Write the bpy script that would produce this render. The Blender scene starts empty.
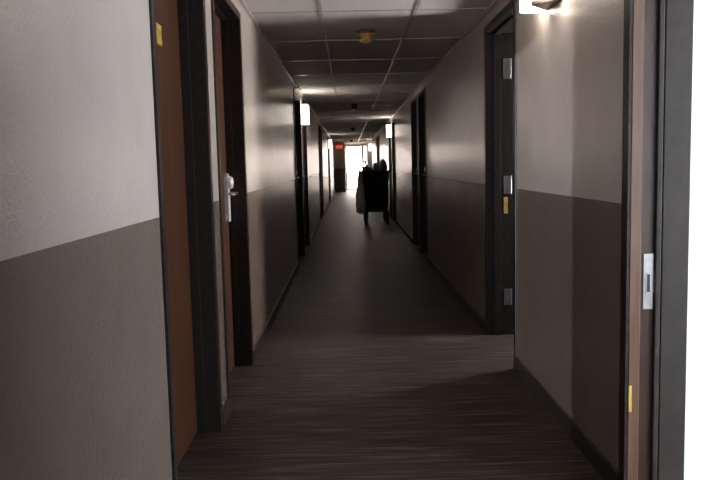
import bpy, bmesh, math, random
from mathutils import Vector, Matrix
R = math.radians
random.seed(7)
S = bpy.context.scene
C = S.collection

# ------------------------------------------------------------------ camera
CAM_H = 1.293
yaw, pitch, roll, FPX = 0.0134, 0.1003, -0.0231, 750.0
fwd = Vector((math.sin(yaw)*math.cos(pitch), math.cos(yaw)*math.cos(pitch), -math.sin(pitch)))
rgt = Vector((math.cos(yaw), -math.sin(yaw), 0))
upv = rgt.cross(fwd)
r2 = math.cos(roll)*rgt + math.sin(roll)*upv
u2 = -math.sin(roll)*rgt + math.cos(roll)*upv
cam = bpy.data.cameras.new('camera')
co = bpy.data.objects.new('camera', cam); C.objects.link(co)
m = Matrix.Identity(4)
for i in range(3):
    m[i][0] = r2[i]; m[i][1] = u2[i]; m[i][2] = -fwd[i]
m[0][3], m[1][3], m[2][3] = 0, 0, CAM_H
co.matrix_world = m
cam.sensor_width = 36; cam.lens = FPX*36/720
cam.clip_start = 0.05; cam.clip_end = 300
S.camera = co

# ------------------------------------------------------------------ sky, sun, daylight portals, exposure
SKY = 22.0
w = bpy.data.worlds.new('sky'); S.world = w; w.use_nodes = True
bg = w.node_tree.nodes['Background']
bg.inputs[0].default_value = (0.96, 0.98, 1.0, 1); bg.inputs[1].default_value = SKY
sun = bpy.data.lights.new('sun', 'SUN'); sun.energy = 2.8; sun.angle = R(0.25); sun.color = (1.0, 0.97, 0.95)
so = bpy.data.objects.new('sun', sun); C.objects.link(so)
so.rotation_euler = Vector((0.30, 1.0, -0.05)).to_track_quat('-Z', 'Y').to_euler()
def portal(loc, rot, sx, sy):
    l = bpy.data.lights.new('daylight_portal', 'AREA'); l.shape = 'RECTANGLE'; l.size = sx; l.size_y = sy
    l.cycles.is_portal = True
    o = bpy.data.objects.new('daylight_portal', l); C.objects.link(o); o.location = loc; o.rotation_euler = rot
WIN_A = (-1.95, 2.76, 0.3, 2.33)      # room window: y0, y1, z0, z1
WIN_B = (5.1, 5.65, 1.0, 2.0)
WIN_C = (-1.40, -0.68, 0.03, 2.34)   # added out of view to admit the sun beam: x0, x1, z0, z1
portal((4.62, (WIN_A[0]+WIN_A[1])/2, (WIN_A[2]+WIN_A[3])/2), (0, R(90), 0), WIN_A[3]-WIN_A[2], WIN_A[1]-WIN_A[0])
dl = bpy.data.lights.new('window_boost_lamp', 'AREA'); dl.shape = 'RECTANGLE'; dl.size = WIN_B[3]-WIN_B[2]; dl.size_y = WIN_B[1]-WIN_B[0]  # area lamp added at the second window to brighten the floor strip
dl.energy = 130; dl.color = (1.0, .85, .74)
do = bpy.data.objects.new('window_boost_lamp', dl); C.objects.link(do)
do.location = (2.74, (WIN_B[0]+WIN_B[1])/2, (WIN_B[2]+WIN_B[3])/2); do.rotation_euler = (0, R(90), 0)
portal(((WIN_C[0]+WIN_C[1])/2, -2.6, (WIN_C[2]+WIN_C[3])/2), (R(90), 0, 0), WIN_C[1]-WIN_C[0], WIN_C[3]-WIN_C[2])
portal((0.4, 38.72, 1.13), (R(-90), 0, 0), 1.2, 2.2)
S.view_settings.view_transform = 'Standard'; S.view_settings.look = 'None'
S.view_settings.exposure = 0.0; S.view_settings.gamma = 1.0; S.view_settings.use_curve_mapping = False
S.cycles.caustics_reflective = False; S.cycles.caustics_refractive = False
S.cycles.sample_clamp_indirect = 6.0
S.cycles.max_bounces = 10; S.cycles.diffuse_bounces = 6; S.cycles.glossy_bounces = 5

# ------------------------------------------------------------------ materials
def mat(name, col=(.5, .5, .5), rough=.5, metal=0.0, spec=.5):
    M = bpy.data.materials.new(name); M.use_nodes = True
    b = M.node_tree.nodes['Principled BSDF']
    b.inputs['Base Color'].default_value = (*col, 1); b.inputs['Roughness'].default_value = rough
    b.inputs['Metallic'].default_value = metal; b.inputs['Specular IOR Level'].default_value = spec
    return M
def N(M, t, **kw):
    n = M.node_tree.nodes.new(t)
    for k, v in kw.items(): setattr(n, k, v)
    return n
def L(M, a, b): M.node_tree.links.new(a, b)
def bsdf(M): return M.node_tree.nodes['Principled BSDF']
def coords(M, scale=(1, 1, 1)):
    tc = N(M, 'ShaderNodeTexCoord'); mp = N(M, 'ShaderNodeMapping')
    mp.inputs['Scale'].default_value = scale
    L(M, tc.outputs['Object'], mp.inputs['Vector']); return mp.outputs[0]
def noise(M, vec, scale, detail=3, rough=.5):
    n = N(M, 'ShaderNodeTexNoise'); n.inputs['Scale'].default_value = scale
    n.inputs['Detail'].default_value = detail; n.inputs['Roughness'].default_value = rough
    L(M, vec, n.inputs['Vector']); return n.outputs[0]
def ramp(M, fac, stops):
    r = N(M, 'ShaderNodeValToRGB'); e = r.color_ramp.elements
    while len(e) < len(stops): e.new(0.5)
    for i, (p, c) in enumerate(stops):
        e[i].position = p; e[i].color = (*c, 1) if len(c) == 3 else c
    L(M, fac, r.inputs[0]); return r.outputs[0]
def bump(M, h, strength, dist):
    b = N(M, 'ShaderNodeBump'); b.inputs['Strength'].default_value = strength; b.inputs['Distance'].default_value = dist
    L(M, h, b.inputs['Height']); L(M, b.outputs[0], bsdf(M).inputs['Normal'])
def mottled(name, col, rough, amt=.12, scale=6.0, metal=0.0, spec=.5, stretch=(1, 1, 1), bmp=0.0):
    M = mat(name, col, rough, metal, spec); v = coords(M, stretch)
    n = noise(M, v, scale, 4)
    a = tuple(c*(1-amt) for c in col); b = tuple(min(1, c*(1+amt)) for c in col)
    L(M, ramp(M, n, [(.3, a), (.7, b)]), bsdf(M).inputs['Base Color'])
    if bmp: bump(M, n, bmp, .002)
    return M

PAINT_LINE = 1.126
def two_tone():
    M = mat('two_tone_wall_paint', rough=.24, spec=.5)
    tc = N(M, 'ShaderNodeTexCoord'); sx = N(M, 'ShaderNodeSeparateXYZ'); L(M, tc.outputs['Object'], sx.inputs[0])
    g = N(M, 'ShaderNodeMath', operation='GREATER_THAN'); L(M, sx.outputs['Z'], g.inputs[0]); g.inputs[1].default_value = PAINT_LINE
    v = coords(M)
    n = noise(M, v, 5, 5)
    up = ramp(M, n, [(.3, (.55, .49, .45)), (.7, (.585, .525, .48))])
    lo = ramp(M, n, [(.3, (.175, .136, .113)), (.7, (.190, .149, .125))])
    mx = N(M, 'ShaderNodeMix', data_type='RGBA')
    L(M, g.outputs[0], mx.inputs['Factor']); L(M, lo, mx.inputs[6]); L(M, up, mx.inputs[7])
    L(M, mx.outputs[2], bsdf(M).inputs['Base Color'])
    bump(M, noise(M, v, 100, 2, .55), .5, .0045)
    return M
M_WALL = two_tone()
M_LIGHT_SINK = mottled('dark_bounce_light_sink', (.06, .05, .045), .7, .05)  # unseen room coloured dark to keep bounce light off its door jamb
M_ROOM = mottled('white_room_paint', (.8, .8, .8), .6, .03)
def wood():
    M = mat('brown_wood_veneer', rough=.5, spec=.3)
    v = coords(M, (14, 14, .7)); n = noise(M, v, 3.0, 6, .6)
    L(M, ramp(M, n, [(.25, (.040, .0145, .0065)), (.5, (.074, .029, .0135)), (.75, (.107, .045, .023))]), bsdf(M).inputs['Base Color'])
    bump(M, n, .06, .002); return M
M_WOOD = wood()
def casing():
    M = mat('dark_brown_frame_paint', (.022, .0175, .016), .4, spec=.3)
    v = coords(M); n = noise(M, v, 30, 4); v2 = coords(M, (60, 60, 14)); n2 = noise(M, v2, 1.0, 4, .65)
    base = ramp(M, n, [(.3, (.015, .012, .011)), (.7, (.029, .0235, .021))])
    scuff = ramp(M, n2, [(.69, (0, 0, 0)), (.74, (1, 1, 1))])
    mx = N(M, 'ShaderNodeMix', data_type='RGBA'); L(M, scuff, mx.inputs['Factor']); L(M, base, mx.inputs[6]); mx.inputs[7].default_value = (.16, .15, .14, 1)
    L(M, mx.outputs[2], bsdf(M).inputs['Base Color']); bump(M, n, .05, .002); return M
M_CASING = casing()
M_LINING = mottled('lit_brown_jamb_paint', (.125, .066, .040), .36, .2, 8, stretch=(6, 6, .6))  # lit strip of the jamb, its brightness put into the colour
M_LINING2 = mottled('shaded_brown_jamb_paint', (.045, .020, .012), .38, .2, 8, stretch=(6, 6, .6))  # same jamb brown, darkened in the colour for the shaded strip
M_STEELFRAME = mottled('grey_steel_frame_paint', (.032, .0255, .022), .5, .2, 18, spec=.25)
M_BASE = mottled('dark_rubber_baseboard', (.028, .024, .022), .38, .15, 8)
M_STEEL = mottled('satin_steel', (.42, .42, .42), .32, .1, 30, metal=1.0)
M_BRASS = mottled('yellow_brass', (.72, .50, .12), .4, .15, 30, metal=.6)
M_PLATE = mottled('pale_lock_metal', (.74, .77, .80), .35, .05, 30, metal=.25)
M_TEE = mottled('ceiling_grid_metal', (.5, .48, .455), .34, .06, 20, metal=.2)
M_DARKPLASTIC = mottled('black_plastic', (.012, .012, .012), .45, .2, 20)
M_BLACKFABRIC = mottled('black_cart_fabric', (.010, .010, .011), .8, .3, 60, bmp=.2)
M_BAG = mottled('dark_bin_liner', (.17, .172, .168), .3, .25, 12, bmp=.3)
M_GREYBAG = mottled('translucent_grey_liner', (.85, .85, .84), .4, .15, 12, bmp=.3)
M_YELLOW = mottled('amber_plastic', (.62, .40, .10), .4, .1, 30)
M_WHITE = mottled('white_plastic', (.75, .74, .72), .45, .04, 30)
M_BRONZE = mottled('brown_fixture_metal', (.22, .18, .15), .45, .15, 30, metal=.3)
M_CONCRETE = mottled('pale_concrete', (.45, .44, .42), .85, .1, 3)
M_ALU = mottled('bronze_aluminium', (.09, .07, .06), .4, .1, 20, metal=.3)
def tile():
    M = mat('mineral_ceiling_tile', rough=.75, spec=.3); v = coords(M)
    n = noise(M, v, 45, 5, .7)
    L(M, ramp(M, n, [(.35, (.62, .60, .58)), (.55, (.72, .70, .68))]), bsdf(M).inputs['Base Color'])
    bump(M, n, .12, .002); return M
M_TILE = tile()
def plank_floor():
    M = mat('streaked_dark_floor', rough=.5, spec=.3)
    v = coords(M, (1.0, 22, 1)); n = noise(M, v, 2.2, 6, .65)
    v2 = coords(M, (.5, 1.2, 1)); n2 = noise(M, v2, 2.0, 3)
    c1 = ramp(M, n, [(.30, (.0105, .0070, .0058)), (.5, (.047, .0325, .0270)), (.68, (.180, .142, .125))])
    c2 = ramp(M, n2, [(.3, (.75, .75, .75)), (.7, (1, 1, 1))])
    mx = N(M, 'ShaderNodeMix', data_type='RGBA', blend_type='MULTIPLY'); mx.inputs['Factor'].default_value = 1
    L(M, c1, mx.inputs[6]); L(M, c2, mx.inputs[7]); L(M, mx.outputs[2], bsdf(M).inputs['Base Color'])
    bump(M, n, .15, .003); return M
M_FLOOR = plank_floor()
def emit(name, col, strength, base=(.9, .9, .9)):
    M = mat(name, base, .35)
    b = bsdf(M); b.inputs['Emission Color'].default_value = (*col, 1); b.inputs['Emission Strength'].default_value = strength
    v = coords(M); n = noise(M, v, 8, 2)
    L(M, ramp(M, n, [(.3, tuple(c*.96 for c in base)), (.7, base)]), b.inputs['Base Color'])
    return M
M_LAMP = emit('lit_acrylic_diffuser', (1.0, .87, .74), 12.0)
M_RED = emit('red_sign_face', (1.0, .06, .03), .35, (.4, .03, .02))
M_REDTXT = emit('red_sign_letters', (1.0, .22, .12), 1.0, (.7, .1, .05))
def glass(name, tint):
    M = bpy.data.materials.new(name); M.use_nodes = True; nt = M.node_tree; nt.nodes.clear()
    o = nt.nodes.new('ShaderNodeOutputMaterial'); mix = nt.nodes.new('ShaderNodeMixShader')
    t = nt.nodes.new('ShaderNodeBsdfTransparent'); g = nt.nodes.new('ShaderNodeBsdfGlossy'); g.inputs['Roughness'].default_value = .02
    mix.inputs[0].default_value = .07; t.inputs[0].default_value = (*tint, 1)
    nt.links.new(t.outputs[0], mix.inputs[1]); nt.links.new(g.outputs[0], mix.inputs[2]); nt.links.new(mix.outputs[0], o.inputs[0])
    return M
M_GLASS = glass('daylight_warming_glass', (1.0, .91, .85))  # tint added to warm the daylight coming through the exit
M_GLASS_COOL = glass('daylight_cooling_glass', (.94, .965, 1.0))  # tint added to cool the daylight entering from the rooms

# ------------------------------------------------------------------ mesh helpers
class MB:
    def __init__(s): s.bm = bmesh.new()
    def box(s, x0, x1, y0, y1, z0, z1, bev=0.0):
        r = bmesh.ops.create_cube(s.bm, size=1.0)
        vs = r['verts']
        for v in vs:
            v.co = Vector(((x0+x1)/2 + v.co.x*abs(x1-x0), (y0+y1)/2 + v.co.y*abs(y1-y0), (z0+z1)/2 + v.co.z*abs(z1-z0)))
        if bev:
            es = {e for v in vs for e in v.link_edges}
            bmesh.ops.bevel(s.bm, geom=list(es), offset=bev, segments=2, profile=.6, affect='EDGES')
        return s
    def cyl(s, p, q, r0, r1=None, n=20):
        p, q = Vector(p), Vector(q); r1 = r0 if r1 is None else r1
        d = q-p; mt = Matrix.Translation((p+q)/2) @ d.to_track_quat('Z', 'Y').to_matrix().to_4x4()
        bmesh.ops.create_cone(s.bm, cap_ends=True, segments=n, radius1=r0, radius2=r1, depth=d.length, matrix=mt); return s
    def lathe(s, prof, c=(0, 0, 0), n=32):
        rings = []
        for r, z in prof:
            rings.append([s.bm.verts.new((c[0]+r*math.cos(2*math.pi*i/n), c[1]+r*math.sin(2*math.pi*i/n), c[2]+z)) for i in range(n)])
        for a, b in zip(rings, rings[1:]):
            for i in range(n): s.bm.faces.new((a[i], a[(i+1) % n], b[(i+1) % n], b[i]))
        s.bm.faces.new(rings[0]); s.bm.faces.new(rings[-1]); return s
    def prism(s, pts, axis, a, b):
        # pts: 2D outline; axis: extrusion axis
        def P(u, v, t): return {'X': (t, u, v), 'Y': (u, t, v), 'Z': (u, v, t)}[axis]
        A = [s.bm.verts.new(P(u, v, a)) for u, v in pts]; B = [s.bm.verts.new(P(u, v, b)) for u, v in pts]
        n = len(pts); s.bm.faces.new(A); s.bm.faces.new(B[::-1])
        for i in range(n): s.bm.faces.new((A[i], A[(i+1) % n], B[(i+1) % n], B[i]))
        return s
    def tube(s, pts, r, n=10):
        pts = [Vector(p) for p in pts]; rings = []
        for i, p in enumerate(pts):
            t = (pts[min(i+1, len(pts)-1)]-pts[max(i-1, 0)]).normalized()
            q = t.to_track_quat('Z', 'Y')
            rings.append([s.bm.verts.new(p + q @ Vector((r*math.cos(2*math.pi*k/n), r*math.sin(2*math.pi*k/n), 0))) for k in range(n)])
        for a, b in zip(rings, rings[1:]):
            for k in range(n): s.bm.faces.new((a[k], a[(k+1) % n], b[(k+1) % n], b[k]))
        s.bm.faces.new(rings[0]); s.bm.faces.new(rings[-1]); return s
    def build(s, name, mt, parent=None, smooth=False):
        bmesh.ops.recalc_face_normals(s.bm, faces=s.bm.faces)
        me = bpy.data.meshes.new(name); s.bm.to_mesh(me); s.bm.free()
        if smooth:
            for p in me.polygons: p.use_smooth = True
        me.materials.append(mt)
        o = bpy.data.objects.new(name, me); C.objects.link(o)
        if parent is not None:
            o.parent = parent
        return o
def tag(o, label=None, cat=None, group=None, kind=None):
    for k, v in (('label', label), ('category', cat), ('group', group), ('kind', kind)):
        if v: o[k] = v
    return o
def empty(name, loc=(0, 0, 0), rz=0.0):
    o = bpy.data.objects.new(name, None); C.objects.link(o); o.location = loc; o.rotation_euler = (0, 0, rz)
    o.empty_display_size = .1; return o
def copy_tree(root, loc, rz, label=None):
    r = root.copy(); C.objects.link(r); r.location = loc; r.rotation_euler = (0, 0, rz)
    if label: r['label'] = label
    for ch in list(root.children):
        c = ch.copy(); C.objects.link(c); c.parent = r
        for g in list(ch.children):
            d = g.copy(); C.objects.link(d); d.parent = c
    return r

# ------------------------------------------------------------------ the setting
LX, RX, H, T = -0.665, 1.0155, 2.36, 0.2
END_Y, EXIT_Y = 36.0, 38.5
DOOR_TOP = 2.26
LEFT_OPEN = [(2.63, 3.64), (3.85, 4.86), (9.5, 10.8), (11.2, 12.2), (17.2, 18.2), (18.45, 19.45), (25.0, 26.0), (26.5, 27.5)]
RIGHT_OPEN = [(1.72, 2.755), (4.53, 5.55), (9.75, 10.75), (10.95, 11.95), (16.2, 17.18), (17.68, 18.6), (24.2, 25.2), (25.5, 26.5)]
def wall_with_openings(name, xa, xb, y0, y1, ops, label):
    b = MB(); y = y0
    for a, c in ops:
        b.box(xa, xb, y, a, 0, H); b.box(xa, xb, a, c, DOOR_TOP, H); y = c
    b.box(xa, xb, y, y1, 0, H)
    return tag(b.build(name, M_WALL), label, 'wall', kind='structure')
wall_with_openings('wall_left', LX-T, LX, -1.0, END_Y, LEFT_OPEN, 'long two-tone corridor wall on the left, pale above and taupe below')
wall_with_openings('wall_right', RX, RX+T, -1.5, END_Y, RIGHT_OPEN, 'long two-tone corridor wall on the right, pale above and taupe below')
# room-side white skin of the right wall
b = MB()
for a, c in ((-2.0, 1.72), (2.755, 2.82)): b.box(RX+T, RX+T+.012, a, c, 0, H)
tag(b.build('wall_room_side', M_ROOM), 'white room side of the right corridor wall', 'wall', kind='structure')
tag(MB().box(-5.3, 5.3, -4.3, 4.5, -.12, 0).box(-5.3, 2.72, 4.5, 39.0, -.12, 0).build('floor', M_FLOOR), 'dark streaked brown corridor floor', 'floor', kind='structure')
ceil = tag(MB().box(-5.3, 5.3, -4.3, 4.5, H, H+.15).box(-5.3, 2.72, 4.5, 39.0, H, H+.15).build('ceiling', M_TILE), 'grey tiled suspended corridor ceiling', 'ceiling', kind='structure')
g = MB()
for x in (-.165, .495): g.box(x-.012, x+.012, -1.5, END_Y, H-.006, H+.002)
k = 0
y = 0.48 - 1.22
while y < END_Y:
    g.box(LX, RX, y-.012, y+.012, H-.005, H+.002); y += 1.22
g.build('ceiling_grid', M_TEE, ceil)
g = MB().box(LX, LX+.022, -1.5, END_Y, H-.022, H-.004); g.box(RX-.022, RX, -1.5, END_Y, H-.022, H-.004)
g.build('wall_angle', M_TEE, ceil)
# baseboards
def baseboard(name, xa, xb, ops, label):
    b = MB(); y = -1.0
    for a, c in ops + [(END_Y, END_Y)]:
        if a-.001 > y: b.box(xa, xb, y, a-.001, 0, .087, .003)
        y = c+.001
    tag(b.build(name, M_BASE), label, 'baseboard', kind='structure')
baseboard('baseboard_left', LX, LX+.012, LEFT_OPEN, 'dark baseboard along the left corridor wall')
baseboard('baseboard_right', RX-.012, RX, RIGHT_OPEN, 'dark baseboard along the right corridor wall')
# ends of the corridor
EX0, EX1 = -.125, .93
b = MB(); b.box(LX-T, EX0, END_Y, END_Y+.15, 0, H); b.box(EX1, RX+T, END_Y, END_Y+.15, 0, H)
b.box(EX0-.15, EX0, END_Y+.15, EXIT_Y+.1, 0, H); b.box(EX1, EX1+.15, END_Y+.15, EXIT_Y+.1, 0, H)
b.box(-5.3, EX0-.15, EXIT_Y, EXIT_Y+.2, 0, H); b.box(EX1+.15, 2.7, EXIT_Y, EXIT_Y+.2, 0, H); b.box(EX0, EX1, EXIT_Y, EXIT_Y+.1, 2.27, H)
tag(b.build('wall_end', M_WALL), 'two-tone end wall beside the bright exit door', 'wall', kind='structure')
tag(MB().box(.83, RX, 33.0, 33.3, 0, H).build('wall_pilaster', M_WALL), 'narrow tan pilaster jutting from the right wall by the exit', 'wall', kind='structure')
tag(MB().box(-.454, RX+T, -1.7, -1.5, 0, H).build('wall_back_light_stop', M_WALL), 'unseen two-tone wall behind the viewer, added to cut the sun beam', 'wall', kind='structure')  # added out of view; its edge shades the near right wall
# outer shell
b = MB(); b.box(-5.3, -5.1, -4.3, 38.5, 0, H)  # left side added out of view to block sun and sky
tag(b.build('wall_left_light_stop', M_ROOM), 'unseen outer wall on the left, added to keep out sun and sky', 'wall', kind='structure')
def outer(name, x, ya, yb, win, mt, label):
    a, c, z0, z1 = win
    b = MB(); b.box(x, x+.2, ya, a, 0, H); b.box(x, x+.2, a, c, 0, z0); b.box(x, x+.2, a, c, z1, H); b.box(x, x+.2, c, yb, 0, H)
    tag(b.build(name, mt), label, 'wall', kind='structure')
outer('wall_outer_right', 4.6, -2.9, 4.3, WIN_A, M_ROOM, 'white outer wall of the bright room on the right, holding its window')
outer('wall_outer_second', 2.5, 4.4, 38.5, WIN_B, M_LIGHT_SINK, 'unseen outer wall of the second room on the right, darkened to cut bounce light, holding its window')
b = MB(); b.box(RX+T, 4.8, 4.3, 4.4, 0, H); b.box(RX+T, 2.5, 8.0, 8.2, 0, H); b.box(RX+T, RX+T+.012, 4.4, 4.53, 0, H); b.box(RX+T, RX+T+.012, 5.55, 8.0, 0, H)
tag(b.build('wall_room_darkened', M_LIGHT_SINK), 'unseen inner walls of the second room on the right, darkened to cut bounce light', 'wall', kind='structure')
b = MB(); b.box(-5.1, WIN_C[0], -2.9, -2.7, 0, H); b.box(WIN_C[1], 4.6, -2.9, -2.7, 0, H)
b.box(WIN_C[0], WIN_C[1], -2.9, -2.7, 0, WIN_C[2]); b.box(WIN_C[0], WIN_C[1], -2.9, -2.7, WIN_C[3], H)
tag(b.build('wall_outer_back', M_ROOM), 'outer wall behind the viewer', 'wall', kind='structure')
b = MB(); b.box(RX+T, 4.6, 2.82, 4.3, 0, H); b.box(RX+T, 4.6, -2.2, -2.0, 0, H)
tag(b.build('wall_partition_right', M_ROOM), 'white partition wall of the bright room on the right', 'wall', kind='structure')
b = MB(); b.box(-5.1, LX-T, -.6, -.4, 0, H)
tag(b.build('wall_partition_left', M_ROOM), 'white partition wall of the room on the left', 'wall', kind='structure')
tag(MB().box(-40, 40, 39.0, 110, -.2, -.03).build('ground', M_CONCRETE), 'pale pavement outside the exit door', 'ground', kind='structure')
def window(name, kind, a, c, z0, z1, wx=4.7):
    o = empty(name, (0, 0, 0)); tag(o, 'unseen daylit window of the %s room' % kind, 'window', kind='structure')
    f, p = MB(), MB(); t = .05
    def bx(mb, u0, u1, w0, w1, d0, d1):
        if kind == 'left': mb.box(u0, u1, -2.8-d1, -2.8-d0, w0, w1)
        else: mb.box(wx+d0, wx+d1, u0, u1, w0, w1)
    for (u0, u1, w0, w1) in ((a, a+t, z0, z1), (c-t, c, z0, z1), (a+t, c-t, z0, z0+t), (a+t, c-t, z1-t, z1)): bx(f, u0, u1, w0, w1, -.03, .03)
    if kind != 'left': bx(f, (a+c)/2-.02, (a+c)/2+.02, z0+t, z1-t, -.02, .02)
    bx(p, a+t, c-t, z0+t, z1-t, .022, .026)
    f.build('window_frame', M_WHITE, o); p.build('pane', M_GLASS_COOL, o)
window('window_1', 'bright right', *WIN_A); window('window_2', 'second right', *WIN_B, wx=2.6); window('window_sun_added', 'left', *WIN_C)  # last window added out of view to let the sun beam in

# ------------------------------------------------------------------ doors
# local door space: origin on the wall face at the near corner, +X into the wall, +Y along the corridor
J = .05; PR = .01; CASE_T = T + .01
def frame_mesh(w, far=True):
    b = MB()
    b.box(-PR, CASE_T, .001, J, 0, DOOR_TOP-.001, .004)
    if far: b.box(-PR, CASE_T, w-J, w-.001, 0, DOOR_TOP-.001, .004)
    b.box(-PR, CASE_T, J, w-J, DOOR_TOP-J, DOOR_TOP-.001, .004)
    # door stops
    b.box(.065, .107, J-.001, J+.006, 0, DOOR_TOP-J, .003)
    if far: b.box(.065, .107, w-J-.006, w-J+.001, 0, DOOR_TOP-J, .003)
    b.box(.065, .107, J, w-J, DOOR_TOP-J-.006, DOOR_TOP-J+.001, .003)
    return b
def lock_parts(root, x, y, z0=.955, z1=1.258, steel=M_PLATE):
    b = MB()
    zc = z1-.05
    pts = [(y-.042, z0+.01), (y-.032, z0), (y+.032, z0), (y+.042, z0+.01), (y+.042, zc-.06)]
    pts += [(y+.046*math.cos(t), zc+.05*math.sin(t)) for t in [R(a) for a in range(-20, 201, 20)]]
    pts += [(y-.042, zc-.06)]
    b.prism(pts, 'X', x-.022, x)
    plate = b.build('lock_plate', steel, root); plate['label'] = 'pale rounded card-lock plate'
    h = MB(); h.lathe([(.040, 0), (.040, .014), (.032, .026), (.012, .03)], n=24)
    for v in h.bm.verts: v.co = Vector((x-.022-v.co.z, y+v.co.y, zc-.01+v.co.x))
    h.build('card_reader', steel, plate, True)
    zl = z0+.175
    v = MB().cyl((x-.02, y, zl), (x-.075, y, zl), .011).tube([(x-.068, y+.012, zl), (x-.07, y-.03, zl), (x-.066, y-.08, zl-.002), (x-.058, y-.125, zl-.004)], .0095)
    v.build('lever', M_STEEL, plate, True)
def hinge_mesh(x0, x1, y, z0, z1):
    b = MB().box(x0, x1, y-.004, y, z0, z1, .002).cyl((x1+.004, y-.006, z0), (x1+.004, y-.006, z1), .007, n=12)
    return b
def closed_door(name, side, y0, w, label, lock=True, brass=False):
    if side == 'L': o = empty(name, (LX, y0, 0)); sx = -1
    else: o = empty(name, (RX, y0, 0)); sx = 1
    o.scale = (1, 1, 1)
    tag(o, label, 'door', kind='structure')
    def fin(mb):
        if sx < 0:
            for v in mb.bm.verts: v.co.x = -v.co.x
        return mb
    fin(frame_mesh(w)).build('door_frame', M_CASING, o)
    leaf = fin(MB().box(.108, .153, J+.001, w-J-.001, .006, DOOR_TOP-J-.002, .002)).build('door_leaf', M_WOOD, o)
    leaf['label'] = 'brown wood door leaf'
    if brass:
        pl = fin(MB().box(.100, .108, .40, .585, 1.80, 1.888, .004)).build('yellow_plate', M_BRASS, o)
        pl['label'] = 'yellow plate high on the door leaf'
        for za, zb in ((1.804, 1.828), (1.860, 1.884)):
            fin(MB().box(.097, .1005,   .50, .575, za, zb, .001)).build('raised_mark', M_YELLOW, pl)
        ph = fin(MB().cyl((.1035, .505, 1.074), (.1085, .505, 1.074), .014, n=20)).build('lock_hole', M_DARKPLASTIC, o)
        ph['label'] = 'dark round hole in the door leaf'
    if lock:
        if sx < 0:
            tmp = empty('tmp'); lock_parts(tmp, .108, w-J-.09)
            for pl in list(tmp.children):
                pl.parent = o
                for ob in [pl]+list(pl.children):
                    for v in ob.data.vertices: v.co.x = -v.co.x
                    ob.data.flip_normals()
            bpy.data.objects.remove(tmp)
        else: lock_parts(o, .108, w-J-.09)
    return o
dn = 0
left_lab = ['brown door in a dark frame, nearest on the left', 'brown door with a pale card lock, second on the left',
            'dark-framed door before the first glowing lamp on the left wall', 'dark-framed door just past the first glowing lamp on the left wall',
            'near door of the third dark pair on the left wall', 'far door of the third dark pair on the left wall',
            'dark door before the far lamp on the left wall', 'dark door past the far lamp, last on the left wall']
for (a, c), lb in zip(LEFT_OPEN, left_lab):
    dn += 1
    closed_door('door_%d' % dn, 'L', a, c-a, lb, lock=(dn != 1), brass=(dn == 1))
right_lab = ['near door of the first dark pair past the open doorway on the right', 'far door of the first dark pair past the open doorway on the right',
             'dark door before the lamp behind the laundry cart on the right', 'dark door past the lamp behind the laundry cart on the right',
             'near door of the far pair on the right wall beyond the cart', 'last dark door on the right wall before the exit']
for (a, c), lb in zip(RIGHT_OPEN[2:], right_lab):
    dn += 1
    closed_door('door_%d' % dn, 'R', a, c-a, lb)

# open doorway B, second on the right
y0, y1 = RIGHT_OPEN[1]; w = y1-y0
dn += 1
o = tag(empty('door_%d' % dn, (RX, y0, 0)), 'open doorway with hinges showing on its dark frame, past the right wall lamp', 'door', kind='structure')
b = MB(); b.box(-PR, CASE_T, .001, J, 0, DOOR_TOP-.001, .004); b.box(-PR, CASE_T, w-J, w-.001, 0, DOOR_TOP-.001, .004)
b.box(-PR, CASE_T, J, w-J, DOOR_TOP-J, DOOR_TOP-.001, .004)
b.box(.05, .10, w-J-.014, w-J+.001, 0, DOOR_TOP-J, .003); b.box(.05, .10, J-.001, J+.014, 0, DOOR_TOP-J, .003); b.box(.05, .10, J, w-J, DOOR_TOP-J-.014, DOOR_TOP-J+.001, .003)
b.build('door_frame', M_CASING, o)
lf = MB().box(0, .88, -.0225, .0225, .008, DOOR_TOP-J-.006, .002).build('door_leaf', M_CASING, o)
lf.location = (CASE_T+.012, w-J+.03, 0); lf.rotation_euler = (0, 0, R(50)); lf['label'] = 'dark door leaf swung open into the room'
for z0, z1 in ((1.885, 2.03), (1.055, 1.185), (.225, .35)):
    h = hinge_mesh(.122, .17, w-J-.0005, z0, z1).build('hinge', M_STEEL, o); h['label'] = 'grey steel hinge'
h = MB().box(.122, .15, w-J-.006, w-J-.0005, .91, 1.03, .002).build('latch_plate', M_BRASS, o); h['label'] = 'brass plate below the middle hinge'

# open doorway A, nearest on the right
y0, y1 = RIGHT_OPEN[0]; w = y1-y0
dn += 1
o = tag(empty('door_%d' % dn, (RX, y0, 0)), 'open doorway nearest on the right with a strike plate, white room behind', 'door', kind='structure')
frame_mesh(w, far=False).build('door_frame', M_CASING, o)
b = MB(); f = w-J-.01
b.box(-PR, 0.0, f, w-.001, 0, DOOR_TOP-.001)
b.build('casing', M_CASING, o)
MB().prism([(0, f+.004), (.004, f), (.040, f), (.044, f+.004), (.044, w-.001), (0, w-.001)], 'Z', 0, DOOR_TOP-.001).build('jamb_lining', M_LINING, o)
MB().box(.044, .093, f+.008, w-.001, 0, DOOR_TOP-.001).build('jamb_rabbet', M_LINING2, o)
MB().box(.093, .112, f-.010, w-.001, 0, DOOR_TOP-.001, .003).box(.110, .118, f+.010, w-.001, 0, DOOR_TOP-.001).box(.118, .216, f-.004, w-.001, 0, DOOR_TOP-.001, .003).build('door_stop', M_STEELFRAME, o)
b = MB().box(.054, .091, f+.004, f+.008, .74, .945, .0015).box(.062, .080, f+.001, f+.005, .795, .88, .001)
b.prism([(.088, f+.006), (.104, f-.009), (.108, f-.008), (.092, f+.009)], 'Z', .80, .885)
sp = b.build('strike_plate', M_STEEL, o); sp['label'] = 'worn steel strike plate'
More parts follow.
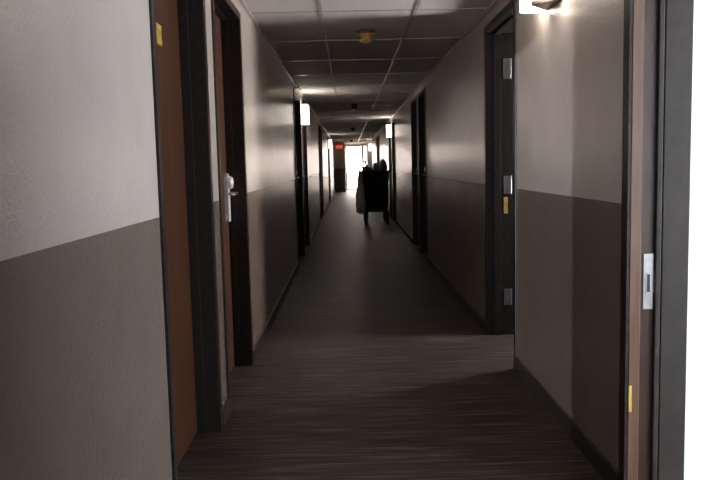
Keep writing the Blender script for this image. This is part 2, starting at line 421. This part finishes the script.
MB().box(.066, .077, f-.0005, f+.002, .805, .87).build('latch_hole', M_DARKPLASTIC, sp)
hb = MB().box(.002, .014, f-.004, f+.004, .355, .455, .0015).build('brass_clip', M_BRASS, o); hb['label'] = 'thin brass plate low on the jamb'
# exit door
dn += 1
o = tag(empty('door_%d' % dn, (0, EXIT_Y, 0)), 'glazed exit door glowing white at the end of the corridor', 'door', kind='structure')
b = MB()
b.box(EX0, EX0+.03, 0, .09, 0, 2.27, .004); b.box(.75, .815, 0, .09, 0, 2.27, .004); b.box(EX1-.04, EX1, 0, .09, 0, 2.27, .004)
b.box(EX0+.03, EX1-.04, 0, .09, 2.22, 2.27, .004); b.box(.815, EX1-.04, 0, .09, 0, .06, .004)
b.build('door_frame', M_ALU, o)
MB().box(.815, EX1-.04, .04, .046, .06, 2.22).build('sidelight_pane', M_GLASS, o)
lf = MB().box(EX0+.03, EX0+.07, .02, .065, .01, 2.215, .003)  .box(.70, .75, .02, .065, .01, 2.215, .003).box(EX0+.07, .70, .02, .065, .01, .07, .003).box(EX0+.07, .70, .02, .065, 2.175, 2.215, .003).build('door_leaf', M_ALU, o)
MB().box(EX0+.07, .70, .04, .046, .07, 2.175).build('pane', M_GLASS, lf)
MB().cyl((.68, -.02, .9), (.68, -.02, 1.2), .012).cyl((.68, -.02, .93), (.70, .02, .93), .008).cyl((.68, -.02, 1.17), (.70, .02, 1.17), .008).build('pull_handle', M_STEEL, lf, True)

# ------------------------------------------------------------------ wall sconces (local: wall face at x=0, lamp towards -X)
SZ0, SZ1, SD, SLEN = 2.052, 2.33, .108, .36
def make_sconce(loc, rz, label, ln):
    o = tag(empty('wall_lamp', loc, rz), label, 'wall lamp', 'glowing white box lamps along the corridor walls')
    hz = SZ1-SZ0; q = ln/2
    MB().box(-.015, -.001, -q, q, .03, hz-.02, .003).build('back_plate', M_BRONZE, o)
    pts = [(-.016, -q+.01), (-SD+.018, -q+.01), (-SD, -q+.035), (-SD, q-.035), (-SD+.018, q-.01), (-.016, q-.01)]
    MB().prism(pts, 'Z', 0.004, hz).build('diffuser', M_LAMP, o)
    MB().prism([(-.001, -.15), (-SD-.004, -.012), (-SD-.004, .012), (-.001, .14)], 'Z', -.014, .004).build('bottom_bracket', M_BRONZE, o)
    return o
make_sconce((RX, 3.70, SZ0), 0, 'lit white wall lamp nearest on the right wall, cut by the top of the photo', .6)
sc = make_sconce((LX, 11.0, 1.885), R(180), 'glowing white wall lamp nearest on the left wall', .36)
copy_tree(sc, (RX, 17.43, 1.90), 0, 'glowing white wall lamp on the right wall above and behind the laundry cart')
copy_tree(sc, (LX, 26.25, 1.88), R(180), 'small far glowing wall lamp on the left wall near the exit')
copy_tree(sc, (RX, 32.3, 1.87), 0, 'small far glowing wall lamp on the right wall near the exit')

# ------------------------------------------------------------------ smoke detectors (local: ceiling at z=0)
def detector(loc, label, body, cover):
    o = tag(empty('smoke_detector', loc), label, 'smoke detector', 'smoke detectors along the corridor ceiling')
    MB().lathe([(.072, -.001), (.078, -.006), (.076, -.016), (.06, -.018)]).build('mounting_base', body, o, True)
    MB().lathe([(.058, -.016), (.056, -.03), (.048, -.036), (.050, -.05), (.052, -.07), (.046, -.082), (.02, -.088)]).build('sensor_dome', cover, o, True)
    MB().lathe([(.016, -.086), (.014, -.093), (.006, -.096)], n=16).build('lens', M_WHITE, o, True)
    return o
detector((.17, 6.15, H-.006), 'amber smoke detector nearest on the grey ceiling', M_BRONZE, M_YELLOW)
d2 = detector((.14, 13.3, H-.006), 'dark smoke detector on the ceiling, second from the viewer', M_DARKPLASTIC, M_DARKPLASTIC)
copy_tree(d2, (.165, 21.8, H-.006), 0, 'dark smoke detector on the ceiling, third from the viewer')
copy_tree(d2, (.16, 32.5, H-.006), 0, 'small dark smoke detector on the ceiling just before the exit')

# sprinkler heads above left doors
def sprinkler(loc, label):
    o = tag(empty('sprinkler_head', loc), label, 'sprinkler', 'sidewall sprinkler heads')
    def rot(mb):
        for v in mb.bm.verts: v.co = Vector((v.co.z, v.co.y, v.co.x))
        return mb
    rot(MB().lathe([(.034, .001), (.034, .006), (.016, .012)], n=24)).build('escutcheon', M_STEEL, o, True)
    rot(MB().lathe([(.011, .006), (.011, .05), (.024, .052), (.024, .056)], n=20)).build('nozzle', M_STEEL, o, True)
    return o
s1 = sprinkler((LX, 9.9, 2.31), 'small chrome sprinkler above the door before the nearest left lamp')
copy_tree(s1, (LX, 17.8, 2.31), 0, 'small chrome sprinkler above a far left door')

# ------------------------------------------------------------------ exit sign
o = tag(empty('exit_sign', (-.40, END_Y, 2.14)), 'red lit exit sign on the end wall left of the exit door', 'exit sign')
MB().box(-.16, .16, -.05, -.001, -.1, .1, .006).build('housing', M_RED, o)
cu = bpy.data.curves.new('letters', 'FONT'); cu.body = 'EXIT'; cu.size = .17; cu.align_x = 'CENTER'; cu.align_y = 'CENTER'; cu.extrude = .002
to = bpy.data.objects.new('tmp_text', cu); C.objects.link(to)
bpy.context.view_layer.update()
me = bpy.data.meshes.new_from_object(to); bpy.data.objects.remove(to)
me.materials.clear(); me.materials.append(M_REDTXT)
lt = bpy.data.objects.new('letters', me); C.objects.link(lt); lt.parent = o; lt.rotation_euler = (R(90), 0, 0); lt.location = (0, -.0525, 0)

# ------------------------------------------------------------------ laundry cart
CX, CY = .575, 16.0
cart = tag(empty('laundry_cart', (CX, CY, 0)), 'black housekeeping cart loaded with bin bags, parked against the right wall', 'cart')
def crumple(mb, amp, seed, f=9.0):
    from mathutils import noise as nz
    mb.bm.normal_update()
    for v in mb.bm.verts:
        p = v.co*f + Vector((seed, seed*1.7, -seed))
        v.co += v.normal*amp*(nz.noise(p) + .5*nz.noise(p*2.3))
    return mb
# fabric body: open-topped tapered sack between rails
b = MB()
secs = [(.335, .20, .07, 1.0), (.33, .245, .05, 1.0), (.37, .265, .03, 1.02), (.75, .285, .012, 1.04), (1.13, .305, .0, 1.05), (1.13, .290, .015, 1.035), (1.06, .275, .02, 1.03), (1.05, .2, .08, .95)]
rings = []
for z, hx, ya, yb in secs:
    ring = []
    for k in range(40):
        t = 2*math.pi*k/40
        c, s_ = math.cos(t), math.sin(t); q = .22
        ring.append(b.bm.verts.new((hx*math.copysign(abs(c)**q, c) - .01*(z-.3), (ya+yb)/2 + (yb-ya)/2*math.copysign(abs(s_)**q, s_), z)))
    rings.append(ring)
for A, B in zip(rings, rings[1:]):
    for k in range(40): b.bm.faces.new((A[k], A[(k+1) % 40], B[(k+1) % 40], B[k]))
b.bm.faces.new(rings[0]); b.bm.faces.new(rings[-1])
crumple(b, .008, 3.0, 7)
b.build('fabric_bin', M_BLACKFABRIC, cart, True)
b = MB().tube([(-.345, -.01, 1.135), (.29, -.01, 1.135), (.29, 1.06, 1.135), (-.345, 1.06, 1.135), (-.345, -.01, 1.135)], .016)
b.build('top_rail', M_DARKPLASTIC, cart, True)
MB().box(-.27, .26, .02, 1.03, .275, .325, .006).build('base_deck', M_DARKPLASTIC, cart)
for (px, py) in ((-.225, .05), (.235, .05), (-.19, .95), (.235, .95)):
    lg = MB().box(px-.045, px+.045, py-.03, py+.03, .085, .28, .006).build('leg', M_DARKPLASTIC, cart)
    MB().cyl((px-.028, py, .06), (px+.028, py, .06), .06, n=24).box(px-.04, px-.03, py-.025, py+.025, .05, .1).box(px+.03, px+.04, py-.025, py+.025, .05, .1).build('caster', M_DARKPLASTIC, lg)
MB().cyl((.325, .02, .12), (.325, .02, 1.13), .012).cyl((.25, .02, .30), (.325, .02, .30), .008).cyl((.28, .02, 1.11), (.325, .02, 1.11), .008).build('side_post', M_STEEL, cart, True)
MB().tube([(-.265, .0, 1.13), (-.26, -.02, 1.22), (-.25, -.035, 1.37), (-.225, -.035, 1.38), (-.20, -.02, 1.25), (-.18, .0, 1.13)], .016).build('handle', M_DARKPLASTIC, cart, True)
def bag(c, sx, sy, sz, label, mt, seed, knot=False, amp=.03, tilt=0.0):
    b = MB(); bmesh.ops.create_icosphere(b.bm, subdivisions=4, radius=1.0)
    for v in b.bm.verts:
        z = v.co.z
        k = 1.0 if z > 0 else 1.0 + .12*(1-abs(z))
        v.co = Vector((v.co.x*sx*k, v.co.y*sy*k, (max(z, -.85) + tilt*v.co.x)*sz))
    crumple(b, amp, seed, 8.0)
    zmin = min(v.co.z for v in b.bm.verts)
    for v in b.bm.verts: v.co.z -= zmin
    o = b.build('garbage_bag', mt, None, True); o.location = c
    tag(o, label, 'bag')
    if knot:
        top = max(v.co.z for v in o.data.vertices)
        kb = MB().lathe([(.03, 0), (.018, .03), (.016, .04), (.03, .06), (.034, .07), (.01, .075)], n=14)
        crumple(kb, .006, seed+3, 30)
        kn = kb.build('knot', mt, o, True); kn.location = (0, 0, top-.02)
    return o
bag((CX-.160, CY+.30, 1.055), .092, .2, .12, 'low dark bag at the left on top of the cart', M_BAG, 1.3, amp=.012)
bag((CX+.015, CY+.30, 1.055), .068, .2, .15, 'grey-black bag in the middle on top of the cart', M_BAG, 4.1, amp=.012)
bag((CX+.180, CY+.34, 1.055), .080, .22, .185, 'tallest dark bag on top of the cart, nearest the right wall', M_BAG, 7.7, amp=.012)
# hanging liner bag on the left side of the cart
b = MB(); prof = [(.045, .86), (.06, .78), (.085, .62), (.105, .45), (.12, .28), (.13, .15), (.11, .04), (.05, 0.0)]
b.lathe(prof[::-1], n=28)
for v in b.bm.verts: v.co.x *= .85; v.co.y *= .8
bmesh.ops.subdivide_edges(b.bm, edges=b.bm.edges[:], cuts=1, use_grid_fill=True)
crumple(b, .022, 2.2, 9)
hb = b.build('trash_liner', M_GREYBAG, None, True); hb.location = (CX-.33, CY-.16, .26)
tag(hb, 'pale grey liner bag hanging from the left side of the cart', 'bag')
MB().tube([(.0, 0, .84), (-.005, .05, .885), (-.005, .13, .895)], .008).build('tie', M_GREYBAG, hb, True)
